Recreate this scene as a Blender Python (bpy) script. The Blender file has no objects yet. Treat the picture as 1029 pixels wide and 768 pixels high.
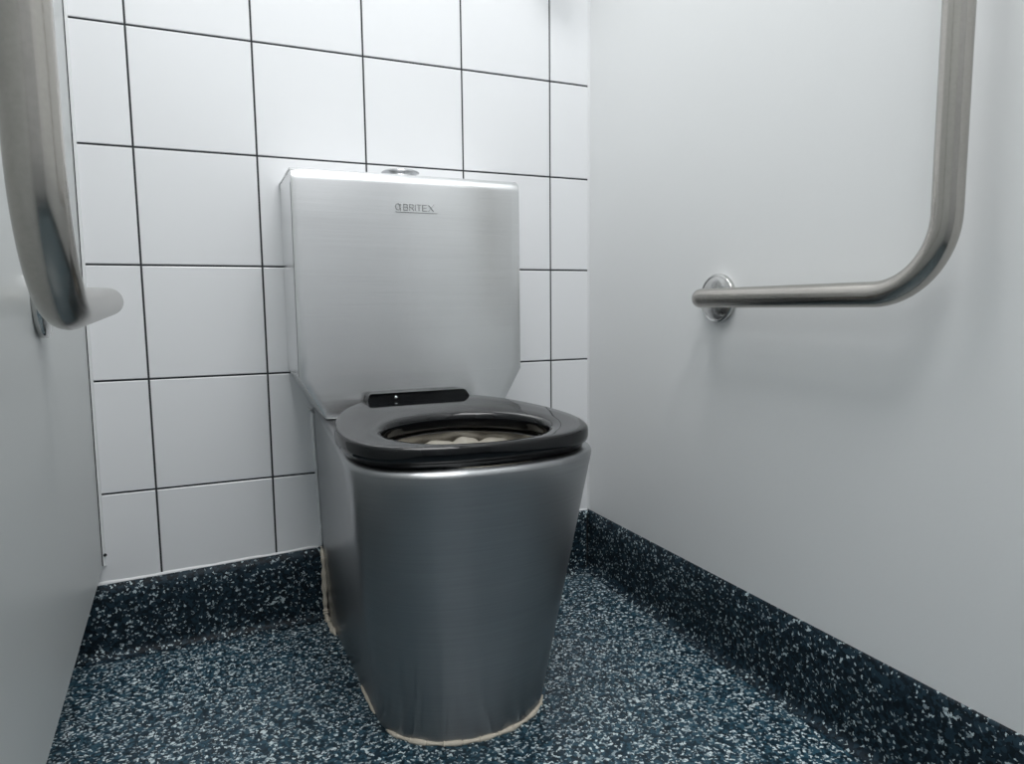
import bpy, bmesh, math, random
from mathutils import Vector, Matrix
random.seed(7)
scn = bpy.context.scene
col = scn.collection
PI = math.pi
ZF = 0.293                      # survey heights are taken from a tile joint; the floor lies this far below it


def H(z):
    return z + ZF


# ------------------------------------------------------------------ materials
def new_mat(name):
    m = bpy.data.materials.new(name)
    m.use_nodes = True
    nt = m.node_tree
    return m, nt, nt.nodes['Principled BSDF']


def N(nt, kind, **kw):
    n = nt.nodes.new(kind)
    for k, v in kw.items():
        setattr(n, k, v)
    return n


def coords(nt, scale=(1, 1, 1)):
    tc = N(nt, 'ShaderNodeTexCoord')
    mp = N(nt, 'ShaderNodeMapping')
    mp.inputs['Scale'].default_value = scale
    nt.links.new(tc.outputs['Object'], mp.inputs['Vector'])
    return mp.outputs['Vector']


def bump(nt, bsdf, height, strength, dist):
    b = N(nt, 'ShaderNodeBump')
    b.inputs['Strength'].default_value = strength
    b.inputs['Distance'].default_value = dist
    nt.links.new(height, b.inputs['Height'])
    nt.links.new(b.outputs['Normal'], bsdf.inputs['Normal'])
    return b


def noise(nt, vec, scale, detail=3, rough=.5):
    n = N(nt, 'ShaderNodeTexNoise')
    n.inputs['Scale'].default_value = scale
    n.inputs['Detail'].default_value = detail
    n.inputs['Roughness'].default_value = rough
    nt.links.new(vec, n.inputs['Vector'])
    return n.outputs['Fac']


def ramp(nt, fac, stops, interp='LINEAR'):
    r = N(nt, 'ShaderNodeValToRGB')
    r.color_ramp.interpolation = interp
    els = r.color_ramp.elements
    while len(els) < len(stops):
        els.new(.5)
    for e, (p, c) in zip(els, stops):
        e.position = p
        e.color = (c[0], c[1], c[2], 1)
    nt.links.new(fac, r.inputs['Fac'])
    return r.outputs['Color']


def plain(name, c, rough=.5, metal=0.0, spec=.5, nscale=0, nstr=.1, ndist=.001, coat=0):
    m, nt, b = new_mat(name)
    b.inputs['Base Color'].default_value = (*c, 1)
    b.inputs['Roughness'].default_value = rough
    b.inputs['Metallic'].default_value = metal
    b.inputs['Specular IOR Level'].default_value = spec
    b.inputs['Coat Weight'].default_value = coat
    b.inputs['Coat Roughness'].default_value = .05
    if nscale:
        bump(nt, b, noise(nt, coords(nt), nscale), nstr, ndist)
    return m


def steel(name, c, rough, grain=(3, 3, 400), gstr=.12, var=.06, dist=.0004, aniso=0.0, arot=0.0):
    """brushed stainless steel: fine stretched grain in bump and gloss"""
    m, nt, b = new_mat(name)
    b.inputs['Metallic'].default_value = 1
    v = coords(nt, grain)
    g = noise(nt, v, 1.0, 4, .6)
    big = noise(nt, coords(nt, (1, 1, 1)), 6, 2)
    mr = N(nt, 'ShaderNodeMapRange')
    mr.inputs['To Min'].default_value = rough - var
    mr.inputs['To Max'].default_value = rough + var
    nt.links.new(g, mr.inputs['Value'])
    nt.links.new(mr.outputs['Result'], b.inputs['Roughness'])
    cc = ramp(nt, big, [(.3, [x * .95 for x in c]), (.7, [min(1, x * 1.04) for x in c])])
    gg = ramp(nt, g, [(.3, (.90, .90, .90)), (.7, (1, 1, 1))])
    mm = N(nt, 'ShaderNodeMix', data_type='RGBA', blend_type='MULTIPLY')
    mm.inputs['Factor'].default_value = 1
    nt.links.new(cc, mm.inputs[6])
    nt.links.new(gg, mm.inputs[7])
    nt.links.new(mm.outputs[2], b.inputs['Base Color'])
    if gstr:
        bump(nt, b, g, gstr, dist)
    if aniso:
        b.inputs['Anisotropic'].default_value = aniso
        b.inputs['Anisotropic Rotation'].default_value = arot
        tg = N(nt, 'ShaderNodeTangent', direction_type='RADIAL', axis='Z')
        nt.links.new(tg.outputs['Tangent'], b.inputs['Tangent'])
    return m


def vinyl(name, dark, mid, light, rough=.4, chip=.24):
    """slip-resistant sheet vinyl with scattered chips"""
    m, nt, b = new_mat(name)
    v = coords(nt)
    nz = N(nt, 'ShaderNodeTexNoise')
    nz.inputs['Scale'].default_value = 160
    nz.inputs['Detail'].default_value = 2
    nt.links.new(v, nz.inputs['Vector'])
    mx = N(nt, 'ShaderNodeVectorMath', operation='MULTIPLY_ADD')
    mx.inputs[1].default_value = (.009, .009, .009)
    nt.links.new(nz.outputs['Color'], mx.inputs[0])
    nt.links.new(v, mx.inputs[2])
    vec = mx.outputs['Vector']

    def cells(scale):
        w = N(nt, 'ShaderNodeTexVoronoi')
        w.inputs['Scale'].default_value = scale
        w.inputs['Randomness'].default_value = 1
        nt.links.new(vec, w.inputs['Vector'])
        s = N(nt, 'ShaderNodeSeparateColor')
        nt.links.new(w.outputs['Color'], s.inputs['Color'])
        return s
    s1 = cells(190)
    s2 = cells(310)
    d2 = [x * .55 for x in dark]
    base = ramp(nt, s1.outputs['Red'], [(0, d2), (.3, dark), (.62, mid)], 'CONSTANT')
    if True:
        lo = [(a * .55 + c * .45) for a, c in zip(mid, light)]
        chipc = ramp(nt, s2.outputs['Green'], [(0, lo), (.55, light)], 'CONSTANT')
    th = N(nt, 'ShaderNodeMath', operation='LESS_THAN')
    th.inputs[1].default_value = chip
    nt.links.new(s2.outputs['Red'], th.inputs[0])
    mix = N(nt, 'ShaderNodeMix', data_type='RGBA')
    nt.links.new(th.outputs[0], mix.inputs['Factor'])
    nt.links.new(base, mix.inputs[6])
    nt.links.new(chipc, mix.inputs[7])
    nt.links.new(mix.outputs[2], b.inputs['Base Color'])
    b.inputs['Roughness'].default_value = rough
    b.inputs['Specular IOR Level'].default_value = .4
    bump(nt, b, noise(nt, v, 260, 2), .25, .0008)
    return m


M_TILE = plain('white_glazed_tile', (.86, .87, .885), .22, 0, .5, 9, .05, .002)
M_GROUT = plain('dark_grout', (.035, .038, .042), .85)
M_PAINT = plain('painted_wall', (.87, .88, .882), .42, 0, .4, 110, .12, .0012)
M_PANEL = plain('grey_laminate', (.58, .60, .595), .36, 0, .4, 60, .03, .001)
M_CEIL = plain('ceiling_paint', (.8, .8, .8), .8)
M_DOOR = plain('door_laminate', (.50, .51, .52), .45)
M_SEAL = plain('white_silicone', (.80, .81, .82), .4, 0, .5, 60, .1, .002)
M_SHADE_SCREW = plain('gap_shade_and_screw', (.02, .022, .025), .7)
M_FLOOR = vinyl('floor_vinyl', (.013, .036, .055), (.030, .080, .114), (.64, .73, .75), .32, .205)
M_VINYL_SHADED = vinyl('floor_vinyl_shaded', (.008, .017, .026), (.015, .034, .050), (.45, .54, .57), .5, .11)  # floor vinyl darkened: shade of the upright skirting face put into its colour
M_VINYL_SHADED.node_tree.nodes['Principled BSDF'].inputs['Specular IOR Level'].default_value = .2
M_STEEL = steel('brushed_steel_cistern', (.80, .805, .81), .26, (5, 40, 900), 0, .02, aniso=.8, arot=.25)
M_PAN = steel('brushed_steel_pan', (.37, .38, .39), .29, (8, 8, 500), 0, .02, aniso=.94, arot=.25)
M_BOWL = steel('bowl_steel', (.50, .48, .44), .25, (40, 40, 90), .06)
M_RAIL = steel('satin_rail_steel', (.45, .43, .40), .22, (260, 260, 260), .05)
M_FLANGE = steel('polished_flange_steel', (.60, .60, .59), .16, (100, 100, 100), .03)
M_CHROME = plain('chrome', (.62, .63, .64), .08, 1)
M_BLACK = plain('black_plastic', (.003, .0035, .0045), .06, 0, .45)
M_SEAM = plain('seam_shade_grey', (.10, .105, .11), .5)
M_BEAD = plain('beige_sealant', (.72, .65, .54), .6, 0, .4, 140, .5, .002)
M_PALE = plain('pale_scaled_steel', (.36, .335, .285), .45, 0, .5, 60, .5, .004)


# ------------------------------------------------------------------ mesh helpers
def link(name, bm, mat, parent=None, smooth=True, loc=None):
    bmesh.ops.recalc_face_normals(bm, faces=bm.faces)
    me = bpy.data.meshes.new(name)
    bm.to_mesh(me)
    bm.free()
    if smooth:
        for p in me.polygons:
            p.use_smooth = True
    me.materials.append(mat)
    o = bpy.data.objects.new(name, me)
    col.objects.link(o)
    if parent:
        o.parent = parent
    if loc:
        o.location = loc
    return o


def autosmooth(o, deg=35):
    me = o.data
    me.set_sharp_from_angle(angle=math.radians(deg))


def structure(o):
    o['kind'] = 'structure'
    return o


def box(bm, x0, x1, y0, y1, z0, z1, bev=0, seg=2):
    vs = [bm.verts.new((x, y, z)) for x in (x0, x1) for y in (y0, y1) for z in (z0, z1)]
    fs = [bm.faces.new([vs[i] for i in q]) for q in ((0, 1, 3, 2), (4, 6, 7, 5), (0, 4, 5, 1), (2, 3, 7, 6), (0, 2, 6, 4), (1, 5, 7, 3))]
    if bev:
        es = {e for f in fs for e in f.edges}
        bmesh.ops.bevel(bm, geom=list(es), offset=bev, segments=seg, affect='EDGES', profile=.5)


def rings(bm, rs, close_u=True, cap0=False, cap1=False):
    R = [[bm.verts.new(p) for p in r] for r in rs]
    n = len(R[0])
    for a, b in zip(R, R[1:]):
        for i in range(n if close_u else n - 1):
            j = (i + 1) % n
            bm.faces.new((a[i], a[j], b[j], b[i]))
    if cap0:
        bm.faces.new(R[0])
    if cap1:
        bm.faces.new(R[-1])
    return R


def lathe(bm, prof, n=40, axis='Z', origin=(0, 0, 0)):
    rs = []
    for r, h in prof:
        ring = []
        for i in range(n):
            a = 2 * PI * i / n
            c, s = r * math.cos(a), r * math.sin(a)
            p = {'Z': (c, s, h), 'X': (h, c, s), 'Y': (c, h, s)}[axis]
            ring.append((p[0] + origin[0], p[1] + origin[1], p[2] + origin[2]))
        rs.append(ring)
    rings(bm, rs, True, True, True)


def fillet(pts, rad, n=10):
    """polyline with its inner corners rounded"""
    P = [Vector(p) for p in pts]
    out = [P[0]]
    for k in range(1, len(P) - 1):
        la, lb = (P[k - 1] - P[k]).length, (P[k + 1] - P[k]).length
        a = (P[k - 1] - P[k]).normalized()
        b = (P[k + 1] - P[k]).normalized()
        ang = a.angle(b)
        if ang > PI - .02:
            out.append(P[k])
            continue
        r = min(rad[k - 1], .45 * min(la, lb) * math.tan(ang / 2))
        t = r / math.tan(ang / 2)
        p0, p1 = P[k] + a * t, P[k] + b * t
        cen = P[k] + (a + b).normalized() * (r / math.sin(ang / 2))
        u, v = p0 - cen, p1 - cen
        for i in range(n + 1):
            f = i / n
            th = u.angle(v)
            d = (u * math.sin((1 - f) * th) + v * math.sin(f * th)) / math.sin(th)
            out.append(cen + d)
    out.append(P[-1])
    return out


def sweep(bm, path, rad, n=28, cap=True):
    """round tube along a path with parallel-transported frames"""
    P = [Vector(p) for p in path]
    T = []
    for i in range(len(P)):
        a = P[max(i - 1, 0)]
        b = P[min(i + 1, len(P) - 1)]
        T.append((b - a).normalized())
    up = T[0].orthogonal().normalized()
    rs = []
    for i, p in enumerate(P):
        if i:
            up = (T[i - 1].rotation_difference(T[i]) @ up)
        up = (up - T[i] * up.dot(T[i])).normalized()
        w = T[i].cross(up)
        r = rad[i] if isinstance(rad, (list, tuple)) else rad
        rs.append([p + (up * math.cos(2 * PI * k / n) + w * math.sin(2 * PI * k / n)) * r for k in range(n)])
    rings(bm, rs, True, cap, cap)


def empty(name, loc, label, cat, group=None, rz=0):
    o = bpy.data.objects.new(name, None)
    col.objects.link(o)
    o.location = loc
    o.rotation_euler = (0, 0, rz)
    o['label'] = label
    o['category'] = cat
    if group:
        o['group'] = group
    o.empty_display_size = .05
    return o


# ------------------------------------------------------------------ the room
XR = .897                        # painted wall on the right
XL0 = -.0925                     # where the partition meets the tiles
LEAN = .033                      # the partition is a little out of square
CEIL = 2.42


def XP(y, z, off=0.0):           # partition surface (z measured from the tile joint)
    return XL0 + LEAN * (-y) + .0053 * (z + .13) + off


# floor
bm = bmesh.new()
vs = [bm.verts.new(p) for p in ((-1.3, .0, 0), (XR, .0, 0), (XR, -2.6, 0), (-1.3, -2.6, 0))]
bm.faces.new(vs)
structure(link('floor', bm, M_FLOOR, smooth=False))

# tiled wall: raised glazed tiles over a dark grout bed
T, G = .2, .0034
bm = bmesh.new()
nx0, nx1 = -6, 5
zlist = [(-.158, 0)] + [(k * T, (k + 1) * T) for k in range(0, 11)]
for i in range(nx0, nx1):
    for zi, (z0, z1) in enumerate(zlist):
        x0, x1 = i * T + G / 2, (i + 1) * T - G / 2
        if x1 > XR - .003:
            x1 = XR - .0012
        a0, a1 = z0 + G / 2, z1 - G / 2
        if zi == 0:
            a0 = z0
        a1 = min(a1, CEIL - ZF - .002)
        b = .0012
        lo = [(x0, .0016), (x1, .0016)]
        q0 = [bm.verts.new(p) for p in ((x0, .003, H(a0)), (x1, .003, H(a0)), (x1, .003, H(a1)), (x0, .003, H(a1)))]
        q1 = [bm.verts.new(p) for p in ((x0, .0008, H(a0)), (x1, .0008, H(a0)), (x1, .0008, H(a1)), (x0, .0008, H(a1)))]
        q2 = [bm.verts.new(p) for p in ((x0 + b, 0, H(a0) + b), (x1 - b, 0, H(a0) + b), (x1 - b, 0, H(a1) - b), (x0 + b, 0, H(a1) - b))]
        for A_, B_ in ((q0, q1), (q1, q2)):
            for k in range(4):
                bm.faces.new((A_[k], A_[(k + 1) % 4], B_[(k + 1) % 4], B_[k]))
        bm.faces.new(q2)
w = structure(link('wall_back', bm, M_TILE, smooth=False))
bm = bmesh.new()
box(bm, -1.3, XR + .1, .0022, .08, 0, CEIL)
g = link('grout_bed', bm, M_GROUT, w, smooth=False)

bm = bmesh.new()
box(bm, XR, XR + .1, -2.6, .0022, 0, CEIL)
structure(link('wall_right', bm, M_PAINT, smooth=False))
bm = bmesh.new()
box(bm, -1.4, -1.3, -2.6, .08, 0, CEIL)
structure(link('wall_far', bm, M_PAINT, smooth=False))
bm = bmesh.new()
box(bm, -1.4, XR + .1, -2.7, -2.6, 0, CEIL)
structure(link('wall_front', bm, M_PAINT, smooth=False))
bm = bmesh.new()
box(bm, -1.4, XR + .1, -2.7, .08, CEIL, CEIL + .05)
structure(link('ceiling', bm, M_CEIL, smooth=False))

# cubicle door behind the camera
bm = bmesh.new()
box(bm, -.03, XR - .004, -1.92, -1.90, .14, 2.05, .002)
structure(link('door_1', bm, M_DOOR, smooth=False))

# partition on the left (hung clear of the floor)
bm = bmesh.new()
zb, zt = -.132, 1.72
rsx = []
for off in (0, -.018):
    rsx.append([(XP(y, z, off), y, H(z)) for y, z in ((-.0045, zb), (-1.88, zb), (-1.88, zt), (-.0045, zt))])
rings(bm, rsx, True, True, True)
structure(link('wall_left', bm, M_PANEL, smooth=False))


def strip(name, mat, o0, o1, depth, z0, z1):
    b_ = bmesh.new()
    r0 = []
    for z in (z0, z1):
        r0.append([(XP(0, z, o0), -.0001, H(z)), (XP(0, z, o0), -depth, H(z)), (XP(0, z, o0 + (o1 - o0) * .6), -depth, H(z)), (XP(0, z, o1), -.0006, H(z)), (XP(0, z, o1), -.0001, H(z))])
    rings(b_, r0, True, True, True)
    return structure(link(name, b_, mat, smooth=False))


strip('trim_1', M_SEAL, .0016, .0062, .004, -.128, 1.72)
strip('gap_shade_strip', M_SHADE_SCREW, -.0010, .0015, .0035, -.128, 1.72)  # dark strip added in place of the shadow gap beside the partition
# small dark screw near the foot of that strip
bm = bmesh.new()
lathe(bm, [(.0005, -.0058), (.0026, -.0055), (.003, -.0042), (.003, -.0036)], 14, 'Y', (XP(0, -.11, .0055), 0, H(-.108)))
s = link('screw', bm, M_SHADE_SCREW, bpy.data.objects['trim_1'])

# white bead in the right-hand corner and along the foot of the tiles
bm = bmesh.new()
rings(bm, [[(XR - .0045, -.0001, z), (XR - .003, -.0016, z), (XR - .0014, -.0032, z), (XR - .0001, -.0045, z), (XR - .0001, -.0001, z)] for z in (H(-.152), CEIL - .001)], True, True, True)
autosmooth(structure(link('trim_3', bm, M_SEAL)), 40)


def sktop(x):                    # height of the skirting's upper edge along the tiled wall
    return -.1495 - .0125 * max(0, (.29 - x)) / .39 - .004 * max(0, (x - .58)) / .31


def bead(name, x0, x1):
    b_ = bmesh.new()
    rs_ = []
    n = 30
    for i in range(n + 1):
        x = x0 + (x1 - x0) * i / n
        t = sktop(x)
        wv = .0007 * math.sin(x * 55) + .0005 * math.sin(x * 131)
        up = .0030 + .001 * max(0, (.29 - x)) / .39
        rs_.append([(x, -.0001, H(t + up + wv)), (x, -.0016, H(t + up - .001 + wv)), (x, -.003, H(t + .001 + wv)), (x, -.0032, H(t - .001)), (x, -.0001, H(t - .001))])
    rings(b_, rs_, True, True, True)
    o = structure(link(name, b_, M_SEAL))
    autosmooth(o, 40)
    return o


bead('trim_4', -.30, .279)
bead('trim_5', .593, XR - .005)


# coved vinyl skirting
def cove_profile(t, lip, face, r):
    """(distance from wall, height) from the wall down to the floor"""
    P = [(0.0005, t), (lip * .5, t - .001), (face, t - .016 if lip > .006 else t - .003)]
    for z in (-.20, -.293 + r):
        P.append((face + .001, z))
    for i in range(1, 9):
        a = i / 8 * PI / 2
        P.append((face + .001 + r * (1 - math.cos(a)), -.293 + r - r * math.sin(a) + .0006))
    return P


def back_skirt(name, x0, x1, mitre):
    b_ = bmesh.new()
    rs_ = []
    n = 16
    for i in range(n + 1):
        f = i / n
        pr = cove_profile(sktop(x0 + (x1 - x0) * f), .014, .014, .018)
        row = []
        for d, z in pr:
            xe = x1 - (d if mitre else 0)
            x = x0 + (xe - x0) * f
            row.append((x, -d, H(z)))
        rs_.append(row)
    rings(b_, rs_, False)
    return structure(link(name, b_, M_VINYL_SHADED))


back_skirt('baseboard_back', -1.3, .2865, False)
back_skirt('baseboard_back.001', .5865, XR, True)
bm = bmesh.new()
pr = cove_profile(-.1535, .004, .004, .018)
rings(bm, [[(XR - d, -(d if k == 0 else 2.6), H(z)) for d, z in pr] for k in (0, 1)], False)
structure(link('baseboard_right', bm, M_VINYL_SHADED))

# unseen box added above the frame to cast the soft corner shadow
bm = bmesh.new()
box(bm, .752, .835, -.06, -.0005, H(1.02), CEIL - .001, .004)
structure(link('shadow_box', bm, M_PAINT, smooth=False))

# ------------------------------------------------------------------ the toilet
XC = .436
toilet = empty('toilet', (XC + .001, 0, 0), 'brushed stainless steel toilet with black seat standing against the white tiled wall', 'toilet')
CW = .2018                       # cistern half width


def cw(z):
    return CW if z >= .2065 else CW - (.2065 - max(z, .1345)) / (.2065 - .1375) * .0395


CT = .5515                       # top of the cistern
# body behind the cover
bm = bmesh.new()
ins = .0016
prof = [(-cw(.136) + ins, .1340), (-CW + ins, .2070), (-CW + ins, CT - .003), (CW - ins, CT - .003), (CW - ins, .2070), (cw(.136) - ins, .1340)]
# top front corner of the side follows the roll of the cover
rs = []
for y in (-.0006, -.1655, -.172, -.178, -.1815, -.1838):
    k = max(0, (-y - .1655) / .0183)
    drop = .019 * (1 - math.sqrt(max(0, 1 - k * k)))
    rs.append([(x, y, H(z if z < .5 else z - drop)) for x, z in prof])
rings(bm, rs, True, True, True)
cist = link('cistern', bm, M_STEEL, toilet)
autosmooth(cist, 25)

bm = bmesh.new()  # dark strip added for the shade in the gap behind the cover
g_in = .0010
gp = [(-cw(.14) + g_in, .1395), (-CW + g_in, .2075), (-CW + g_in, CT - .0245), (CW - g_in, CT - .0245), (CW - g_in, .2075), (cw(.14) - g_in, .1395)]
rings(bm, [[(x, y, H(z)) for x, z in gp] for y in (-.1700, -.1873)], True, True, True)
link('seam_shade', bm, M_SEAM, cist, smooth=False)['label'] = 'dark strip for the shaded seam behind the cistern cover'

# folded cover sheet: front face, rolled edge, lid
bm = bmesh.new()
R = .021
line = [(-.190, z) for z in (.1348, .150, .172, .2065, .25, .32, .40, .47, CT - R)]
for i in range(1, 11):
    a = i / 10 * PI / 2
    line.append((-.190 + R - R * math.cos(a), CT - R + R * math.sin(a)))
line += [(-.12, CT), (-.06, CT), (-.0008, CT)]
nx = 24
grid = []
for y, z in line:
    hw = cw(z)
    grid.append([(-hw + 2 * hw * i / nx, y, H(z)) for i in range(nx + 1)])
rings(bm, grid, False)
cover = link('cover', bm, M_STEEL, cist)
sm = cover.modifiers.new('thick', 'SOLIDIFY')
sm.thickness = .0026
sm.offset = -1
bv = cover.modifiers.new('edge', 'BEVEL')
bv.width = .0009
bv.segments = 2
bv.limit_method = 'ANGLE'
bv.angle_limit = math.radians(50)

# raised maker's mark on the cover
def stroke(bm, a, b, w=.0011, y=-.1903, hgt=.0018):
    a, b = Vector((a[0], a[1])), Vector((b[0], b[1]))
    d = (b - a).normalized()
    a = a - d * w * .5
    b = b + d * w * .5
    n = Vector((-d.y, d.x)) * w
    lo = [a + n, b + n, b - n, a - n]
    n2 = n * .45
    e = d * w * .4
    hi = [a + n2 + e, b + n2 - e, b - n2 - e, a - n2 + e]
    L = [bm.verts.new((p.x, y + .0004, H(p.y))) for p in lo]
    U = [bm.verts.new((p.x, y - hgt, H(p.y))) for p in hi]
    for k in range(4):
        bm.faces.new((L[k], L[(k + 1) % 4], U[(k + 1) % 4], U[k]))
    bm.faces.new(U)


bm = bmesh.new()
zb_, zt_ = .4885, .4985
hh = zt_ - zb_
# leading drop-like ring
cx0, cz0 = -.0305, .4937
pp = [(cx0 + .0040 * math.cos(t) * (1 if math.cos(t) < 0 else .85), cz0 + .0052 * math.sin(t)) for t in [2 * PI * i / 14 for i in range(14)]]
for i in range(14):
    stroke(bm, pp[i], pp[(i + 1) % 14], .0008)
stroke(bm, (-.0262, .4985), (-.0262, .4868), .0008)
LET = {
    'B': [((0, 0), (0, 1)), ((0, 1), (.75, 1)), ((.75, 1), (.85, .78)), ((.85, .78), (.75, .52)), ((0, .52), (.8, .52)), ((.8, .52), (.95, .26)), ((.95, .26), (.8, 0)), ((.8, 0), (0, 0))],
    'R': [((0, 0), (0, 1)), ((0, 1), (.8, 1)), ((.8, 1), (.92, .75)), ((.92, .75), (.8, .48)), ((.8, .48), (0, .48)), ((.5, .48), (.95, 0))],
    'I': [((0, 0), (0, 1))],
    'T': [((0, 1), (1, 1)), ((.5, 1), (.5, 0))],
    'E': [((0, 0), (0, 1)), ((0, 1), (.9, 1)), ((0, .5), (.8, .5)), ((0, 0), (.9, 0))],
    'X': [((0, 0), (.5, .5)), ((.5, .5), (1.1, 1.1)), ((0, 1), (1, 0))]}
xx = -.0205
for ch, wd in zip('BRITEX', (.0078, .0074, .0001, .0074, .0080, .0085)):
    for p, q in LET[ch]:
        stroke(bm, (xx + p[0] * wd, zb_ + p[1] * hh), (xx + q[0] * wd, zb_ + q[1] * hh), .0007)
    xx += wd + .0028
stroke(bm, (-.0345, .4850), (.0395, .4850), .0007)
bmesh.ops.translate(bm, verts=bm.verts, vec=(.004, 0, 0))
link('lettering', bm, M_FLANGE, cist, smooth=False)['label'] = 'small embossed maker lettering with underline on the cistern front'  # same steel as the cover, darkened so the relief's shaded sides show

# flush button on the lid
bm = bmesh.new()
lathe(bm, [(.0005, .0215), (.012, .0212), (.0190, .0200), (.0200, .0194), (.0202, .0186), (.0210, .0188), (.030, .0172), (.0345, .0150), (.0350, .0138), (.0338, .0128), (.0265, .0095), (.0240, .004), (.0240, .0), (.0005, .0)], 40, 'Z', (.001, -.108, H(CT) + .0002))
link('flush_button', bm, M_CHROME, cist)['label'] = 'chrome domed flush button on top of the cistern'


# ---- pan
def ptop(y):                     # the deck falls slightly towards the front
    return .1325 + .036 * (y + .19)


NS, NA, NB = 12, 48, 12


def outline(ab, af, ys, yf, n, zf, y0=-.0008):
    P = []
    for i in range(NS):
        f = i / NS
        P.append((-(ab + (af - ab) * f), y0 + (-ys - y0) * f))
    for i in range(NA + 1):
        t = PI - PI * i / NA
        c, s_ = math.cos(t), math.sin(t)
        P.append((af * math.copysign(abs(c) ** (2 / n), c), -ys - (yf - ys) * abs(s_) ** (2 / n)))
    for i in range(1, NS + 1):
        f = 1 - i / NS
        P.append((ab + (af - ab) * f, y0 + (-ys - y0) * f))
    for i in range(1, NB):
        f = i / NB
        P.append((ab - 2 * ab * f, y0))
    return [(x, y, zf(y)) for x, y in P]


HCY, HA, HB = -.455, .128, .118       # opening in the deck


def level(u, inset=0.0, drop=None):
    """u 0 at the floor, 1 at the deck edge"""
    ab = .1425 + (.154 - .1425) * u - inset
    af = .1315 + (.1790 - .1315) * u - inset
    ys = .395 + (.462 - .395) * u
    yf = .511 + (.587 - .511) * u - inset
    def zf(y):
        top = ptop(y) - .008
        return H(-.2925 + (top + .2925) * u) if drop is None else H(ptop(y) - drop)
    return outline(ab, af, ys, yf, 2.05 + .35 * u, zf)


bm = bmesh.new()
RS = [level(u) for u in (0.0, .02, .1, .25, .4, .55, .7, .85, .95, 1.0)]
for i in range(1, 7):
    a = i / 6 * PI / 2
    RS.append(level(1.0, .008 * (1 - math.cos(a)), .008 * (1 - math.sin(a))))
last = RS[-1]
hole = []
for x, y, z in last:
    t = math.atan2((y - HCY) / HB, x / HA)
    hole.append(t)
def hring(k, dz):
    return [(HA * k * math.cos(t), HCY + HB * k * math.sin(t), H(ptop(HCY + HB * k * math.sin(t)) - dz)) for t in hole]
mid = []
hr = hring(1.03, 0)
for f in (.35, .7):
    mid.append([tuple(a + (b - a) * f for a, b in zip(p, q)) for p, q in zip(last, hr)])
RS += mid + [hr, hring(1.0, .0008), hring(.988, .0025), hring(.982, .004)]
rings(bm, RS, True, True, False)
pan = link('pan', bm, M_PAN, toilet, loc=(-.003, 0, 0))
autosmooth(pan, 40)

bm = bmesh.new()
BW = [(.981, .0036), (.979, .0095), (.978, .020), (.985, .028), (1.0, .036), (.99, .052), (.95, .075), (.86, .105), (.72, .14), (.55, .17), (.38, .19), (.2, .198)]
rr = []
for k, dz in BW:
    sh = max(0, dz - .06) * .25
    rr.append([(HA * k * math.cos(2 * PI * i / 56), HCY + sh + HB * k * math.sin(2 * PI * i / 56), H(ptop(HCY + HB * k * math.sin(2 * PI * i / 56) * max(0, 1 - dz * 6)) - dz)) for i in range(56)])
rings(bm, rr, True, False, True)
bowl = link('bowl', bm, M_BOWL, pan)

# three-lobed pale deflector at the back of the bowl
bm = bmesh.new()
for cx, rx, rz_, cy in ((-.016, .036, .017, -.364), (.026, .026, .020, -.368), (.072, .038, .016, -.376)):
    ret = bmesh.ops.create_uvsphere(bm, u_segments=28, v_segments=16, radius=1)
    for v in ret['verts']:
        c = v.co.copy()
        wob = 1 + .05 * math.sin(7 * c.x + 3 * c.z) + .04 * math.sin(11 * c.y + cx * 90)
        v.co = Vector((cx + c.x * rx * wob, cy + c.y * .020 * wob, H(.0985) + c.z * rz_ * wob))
link('flush_deflector', bm, M_PALE, pan)['label'] = 'pale lumpy deflector inside the bowl'

# ---- seat
def splane(y):
    return .1655 + .045 * (y + .2)


half = [(0, -.2175), (.06, -.2175), (.095, -.2185), (.112, -.232), (.132, -.262), (.150, -.302), (.166, -.355), (.1750, -.41), (.1765, -.450), (.170, -.493), (.153, -.530), (.121, -.556), (.075, -.5705), (.035, -.575), (0, -.576)]
cl = half + [(-x, y) for x, y in reversed(half[1:-1])]


def catmull(P, k=6):
    out = []
    n = len(P)
    for i in range(n):
        p0, p1, p2, p3 = (Vector(P[(i + d) % n]) for d in (-1, 0, 1, 2))
        for s_ in range(k):
            t = s_ / k
            out.append(.5 * ((2 * p1) + (p2 - p0) * t + (2 * p0 - 5 * p1 + 4 * p2 - p3) * t * t + (3 * p1 - p0 - 3 * p2 + p3) * t ** 3))
    return out


SCY, SA, SB = -.456, .118, .101
oc = catmull(cl)
sect = [(0, -.0135), (.0, -.0070), (.012, -.0032), (.045, -.0008), (.10, 0), (.3, 0), (.6, -.0004), (.82, -.0014), (.93, -.0034), (.985, -.0070), (1, -.0125), (.99, -.0230), (.95, -.0280), (.80, -.0297), (.3, -.0297), (.14, -.0292), (.12, -.0235), (.10, -.0222), (.02, -.0195)]
bm = bmesh.new()
rows = []
for f, dz in sect:
    row = []
    for p in oc:
        t = math.atan2((p.y - SCY) / SB, p.x / SA)
        q = Vector((SA * math.cos(t), SCY + SB * math.sin(t)))
        L = (q - p).length
        # keep the rounding the same width everywhere
        ff = f
        if f < .2:
            ff = f * .06 / max(L, .03)
        elif f > .7:
            ff = 1 - (1 - f) * .06 / max(L, .03)
        v = p.lerp(q, ff)
        row.append((v.x * 1.022 - .0015, v.y, H(splane(v.y) + dz)))
    rows.append(row)
rows.append(rows[0])
R_ = [[bm.verts.new(p) for p in r] for r in rows[:-1]]
n = len(R_[0])
for a in range(len(R_)):
    b = (a + 1) % len(R_)
    for i in range(n):
        j = (i + 1) % n
        bm.faces.new((R_[a][i], R_[a][j], R_[b][j], R_[b][i]))
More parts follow.
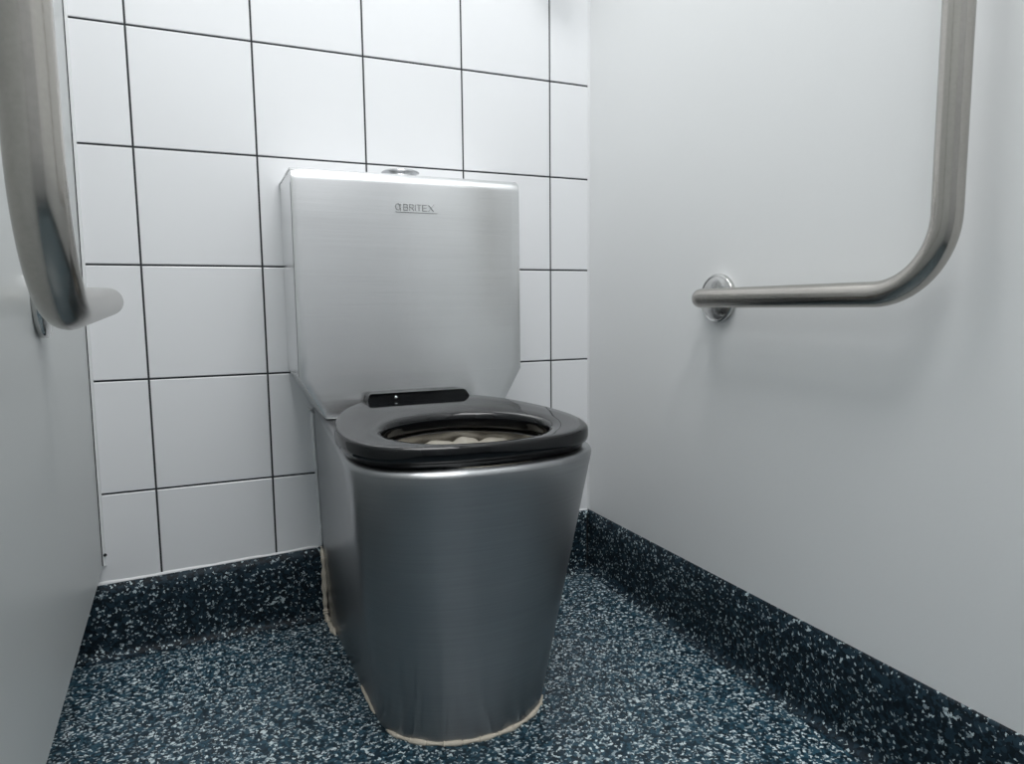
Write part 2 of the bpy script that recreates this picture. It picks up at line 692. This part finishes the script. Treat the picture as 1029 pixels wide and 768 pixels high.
seat = link('seat', bm, M_BLACK, toilet, loc=(-.003, 0, 0))
seat['label'] = 'glossy black open ring toilet seat'

# hinge block
bm = bmesh.new()
hb = [(-.0945, .1545), (-.0905, .1745), (-.088, .1768), (.079, .1768), (.083, .1745), (.0955, .1545)]
rings(bm, [[(x, y, H(z)) for x, z in hb] for y in (-.2225, -.1945)], True, True, True)
bmesh.ops.bevel(bm, geom=[e for e in bm.edges], offset=.0014, segments=2, affect='EDGES')
hin = link('hinge', bm, M_BLACK, seat)
autosmooth(hin, 35)
for hx in (-.0450,):
    bm = bmesh.new()
    lathe(bm, [(.0004, -.2258), (.0022, -.2255), (.0031, -.2244), (.0033, -.2222)], 18, 'Y', (hx, 0, H(.1685)))
    link('hinge_pin', bm, M_CHROME, seat)['label'] = 'small bright hinge pin'
# buffers under the ring
for bx, by in ((-.140, -.40), (.132, -.40)):
    bm = bmesh.new()
    z1 = splane(by) - .0285
    z0 = ptop(by) + .0002
    lathe(bm, [(.0095, H(z0)), (.010, H(z0) + .001), (.0085, H(z1))], 18, 'Z', (bx, by, 0))
    link('buffer', bm, M_BLACK, seat)


# ---- sealant
def bead_path(name, pts, r0, label=None, flat=.7):
    b_ = bmesh.new()
    P = fillet(pts, [.012] * (len(pts) - 2), 4) if len(pts) > 2 else [Vector(p) for p in pts]
    Q = []
    for a, b in zip(P, P[1:]):
        k = max(1, int((b - a).length / .006))
        for i in range(k):
            Q.append(a.lerp(b, i / k))
    Q.append(P[-1])
    rad = []
    m = len(Q)
    for i in range(m):
        e = min(i, m - 1 - i) / 5
        rad.append(max(.0004, r0 * min(1, .35 + e) * (1 + .22 * math.sin(i * 1.3) + .18 * math.sin(i * .47 + 1))))
    sweep(b_, Q, rad, 8)
    o = link(name, b_, M_BEAD, toilet, loc=(-.003, 0, 0))
    if label:
        o['label'] = label
    return o


base = level(0.0)
front = [Vector((x * 1.012, y - .0015, .0022)) for x, y, z in base]
ids = range(len(front))
fr = [front[i] for i in ids if front[i].y < -.432 and front[i].x > -.128 and front[i].x < .122]
fr = [p for p in fr]
bead_path('sealant_bead', [tuple(p) for p in fr[::3]], .0036, 'beige sealant along the front foot of the pan')
sd = [Vector((-(.1425 + (.1315 - .1425) * f) - .0015, -.395 * f, .0025)) for f in (.76, .82, .9, .98)]
bead_path('sealant_bead', [tuple(p) for p in sd], .0030)
# down the skirting and out over its cove
pr = cove_profile(-.150, .014, .014, .018)
pp = [(-.1500 + .010 * min(1, d / .08), -d - .0025, H(z)) for d, z in pr]
pp = [p for p in pp] + [(-.1455, -.075, .003), (-.1440, -.105, .003)]
bead_path('sealant_bead', pp[::2], .0050, 'pale sealant bead beside the skirting')
# up the joint between pan and tiles
up = [(-(.1425 + (.1538 - .1425) * u) - .0022, -.0030, H(-.2925 + u * .415)) for u in (.345, .5, .65, .8, .92, .985)] + [(-.1600, -.0035, H(.126)), (-.1655, -.0032, H(.131))]
o = bead_path('sealant_bead', up, .0034, 'grey sealant line up the back of the pan')
o.data.materials[0] = M_SEAL


# ------------------------------------------------------------------ grab rails
RT = .0158


def grab_rail(label, loc, rz, sgn, off=.072, Lh=.433, R2=.088, tilt=0.0):
    """origin on the wall at the lower flange; wall normal along +X*sgn, rail runs along -Y and turns up"""
    t = empty('grab_rail', loc, label, 'grab rail', 'bent steel grab rails on the cubicle walls', rz)
    s_ = off * sgn
    Lv = .80
    t.rotation_euler = (tilt, 0, rz)
    pts = [(.004 * sgn, 0, 0), (s_, 0, 0), (s_, -Lh, 0), (s_, -Lh, Lv), (.004 * sgn, -Lh, Lv)]
    path = fillet(pts, [.022, R2, .03], 16)
    # intermediate points on the long runs
    Q = []
    for a, b in zip(path, path[1:]):
        k = max(1, int((b - a).length / .03))
        for i in range(k):
            Q.append(a.lerp(b, i / k))
    Q.append(path[-1])
    b_ = bmesh.new()
    sweep(b_, Q, RT, 36)
    link('rail', b_, M_RAIL, t)
    for (y, z) in ((0, 0), (-Lh, Lv)):
        b_ = bmesh.new()
        pf = [(.0405, .0003), (.0410, .002), (.0410, .0075), (.0400, .0090), (.0375, .0098), (.0365, .0092), (.0355, .0096), (.0340, .0105), (RT + .006, .0125), (RT + .0015, .0135), (RT + .0008, .012)]
        lathe(b_, [(r, h * sgn) for r, h in pf], 48, 'X', (0, y, z))
        f = link('flange', b_, M_FLANGE, t)
        autosmooth(f, 40)
    return t


grab_rail('satin steel grab rail fixed to the painted wall right of the toilet', (XR, -.440, H(.3315)), 0, -1, .050, .424)
ang = math.atan(LEAN)
grab_rail('satin steel grab rail fixed to the grey partition left of the toilet', (XP(-.44, .334, .0003), -.440, H(.3325)), ang, 1, .071, .440, .095, .025)

# ------------------------------------------------------------------ light
def area(name, loc, sx, sy, power, colr, rot=(0, 0, 0)):
    L = bpy.data.lights.new(name, 'AREA')
    L.shape = 'RECTANGLE'
    L.size, L.size_y = sx, sy
    L.energy = power
    L.color = colr
    o = bpy.data.objects.new(name, L)
    o.location = loc
    o.rotation_euler = rot
    col.objects.link(o)
    return o


area('ceiling_lamp', (.36, -.64, CEIL - .03), .8, .35, 12.5, (.985, .995, 1))
area('fill_lamp', (.36, -1.5, CEIL - .03), .9, .4, 15.5, (.985, .995, 1))  # added fill to light the walls more evenly, no such fitting known

wd = bpy.data.worlds.new('world')
scn.world = wd
wd.use_nodes = True
wd.node_tree.nodes['Background'].inputs['Color'].default_value = (.66, .68, .70, 1)
wd.node_tree.nodes['Background'].inputs['Strength'].default_value = .15

# ------------------------------------------------------------------ camera
cam = bpy.data.cameras.new('camera')
cam.sensor_width = 36
cam.sensor_fit = 'HORIZONTAL'
cam.lens = 696.86 / 1029 * 36
cam.clip_start = .02
co = bpy.data.objects.new('camera', cam)
col.objects.link(co)
yaw, pit, rol = .4135, .1091, -.0107
Fv = Vector((math.sin(yaw) * math.cos(pit), math.cos(yaw) * math.cos(pit), -math.sin(pit)))
Rv = Vector((math.cos(yaw), -math.sin(yaw), 0))
Uv = Rv.cross(Fv)
A = Rv * math.cos(rol) + Uv * math.sin(rol)
B = -Rv * math.sin(rol) + Uv * math.cos(rol)
m = Matrix((A, B, -Fv)).transposed().to_4x4()
m.translation = Vector((.0982, -1.3805, H(.3221)))
co.matrix_world = m
scn.camera = co

vs_ = scn.view_settings
vs_.view_transform = 'Standard'
vs_.look = 'None'
vs_.gamma = 1
vs_.exposure = 0
vs_.use_curve_mapping = False
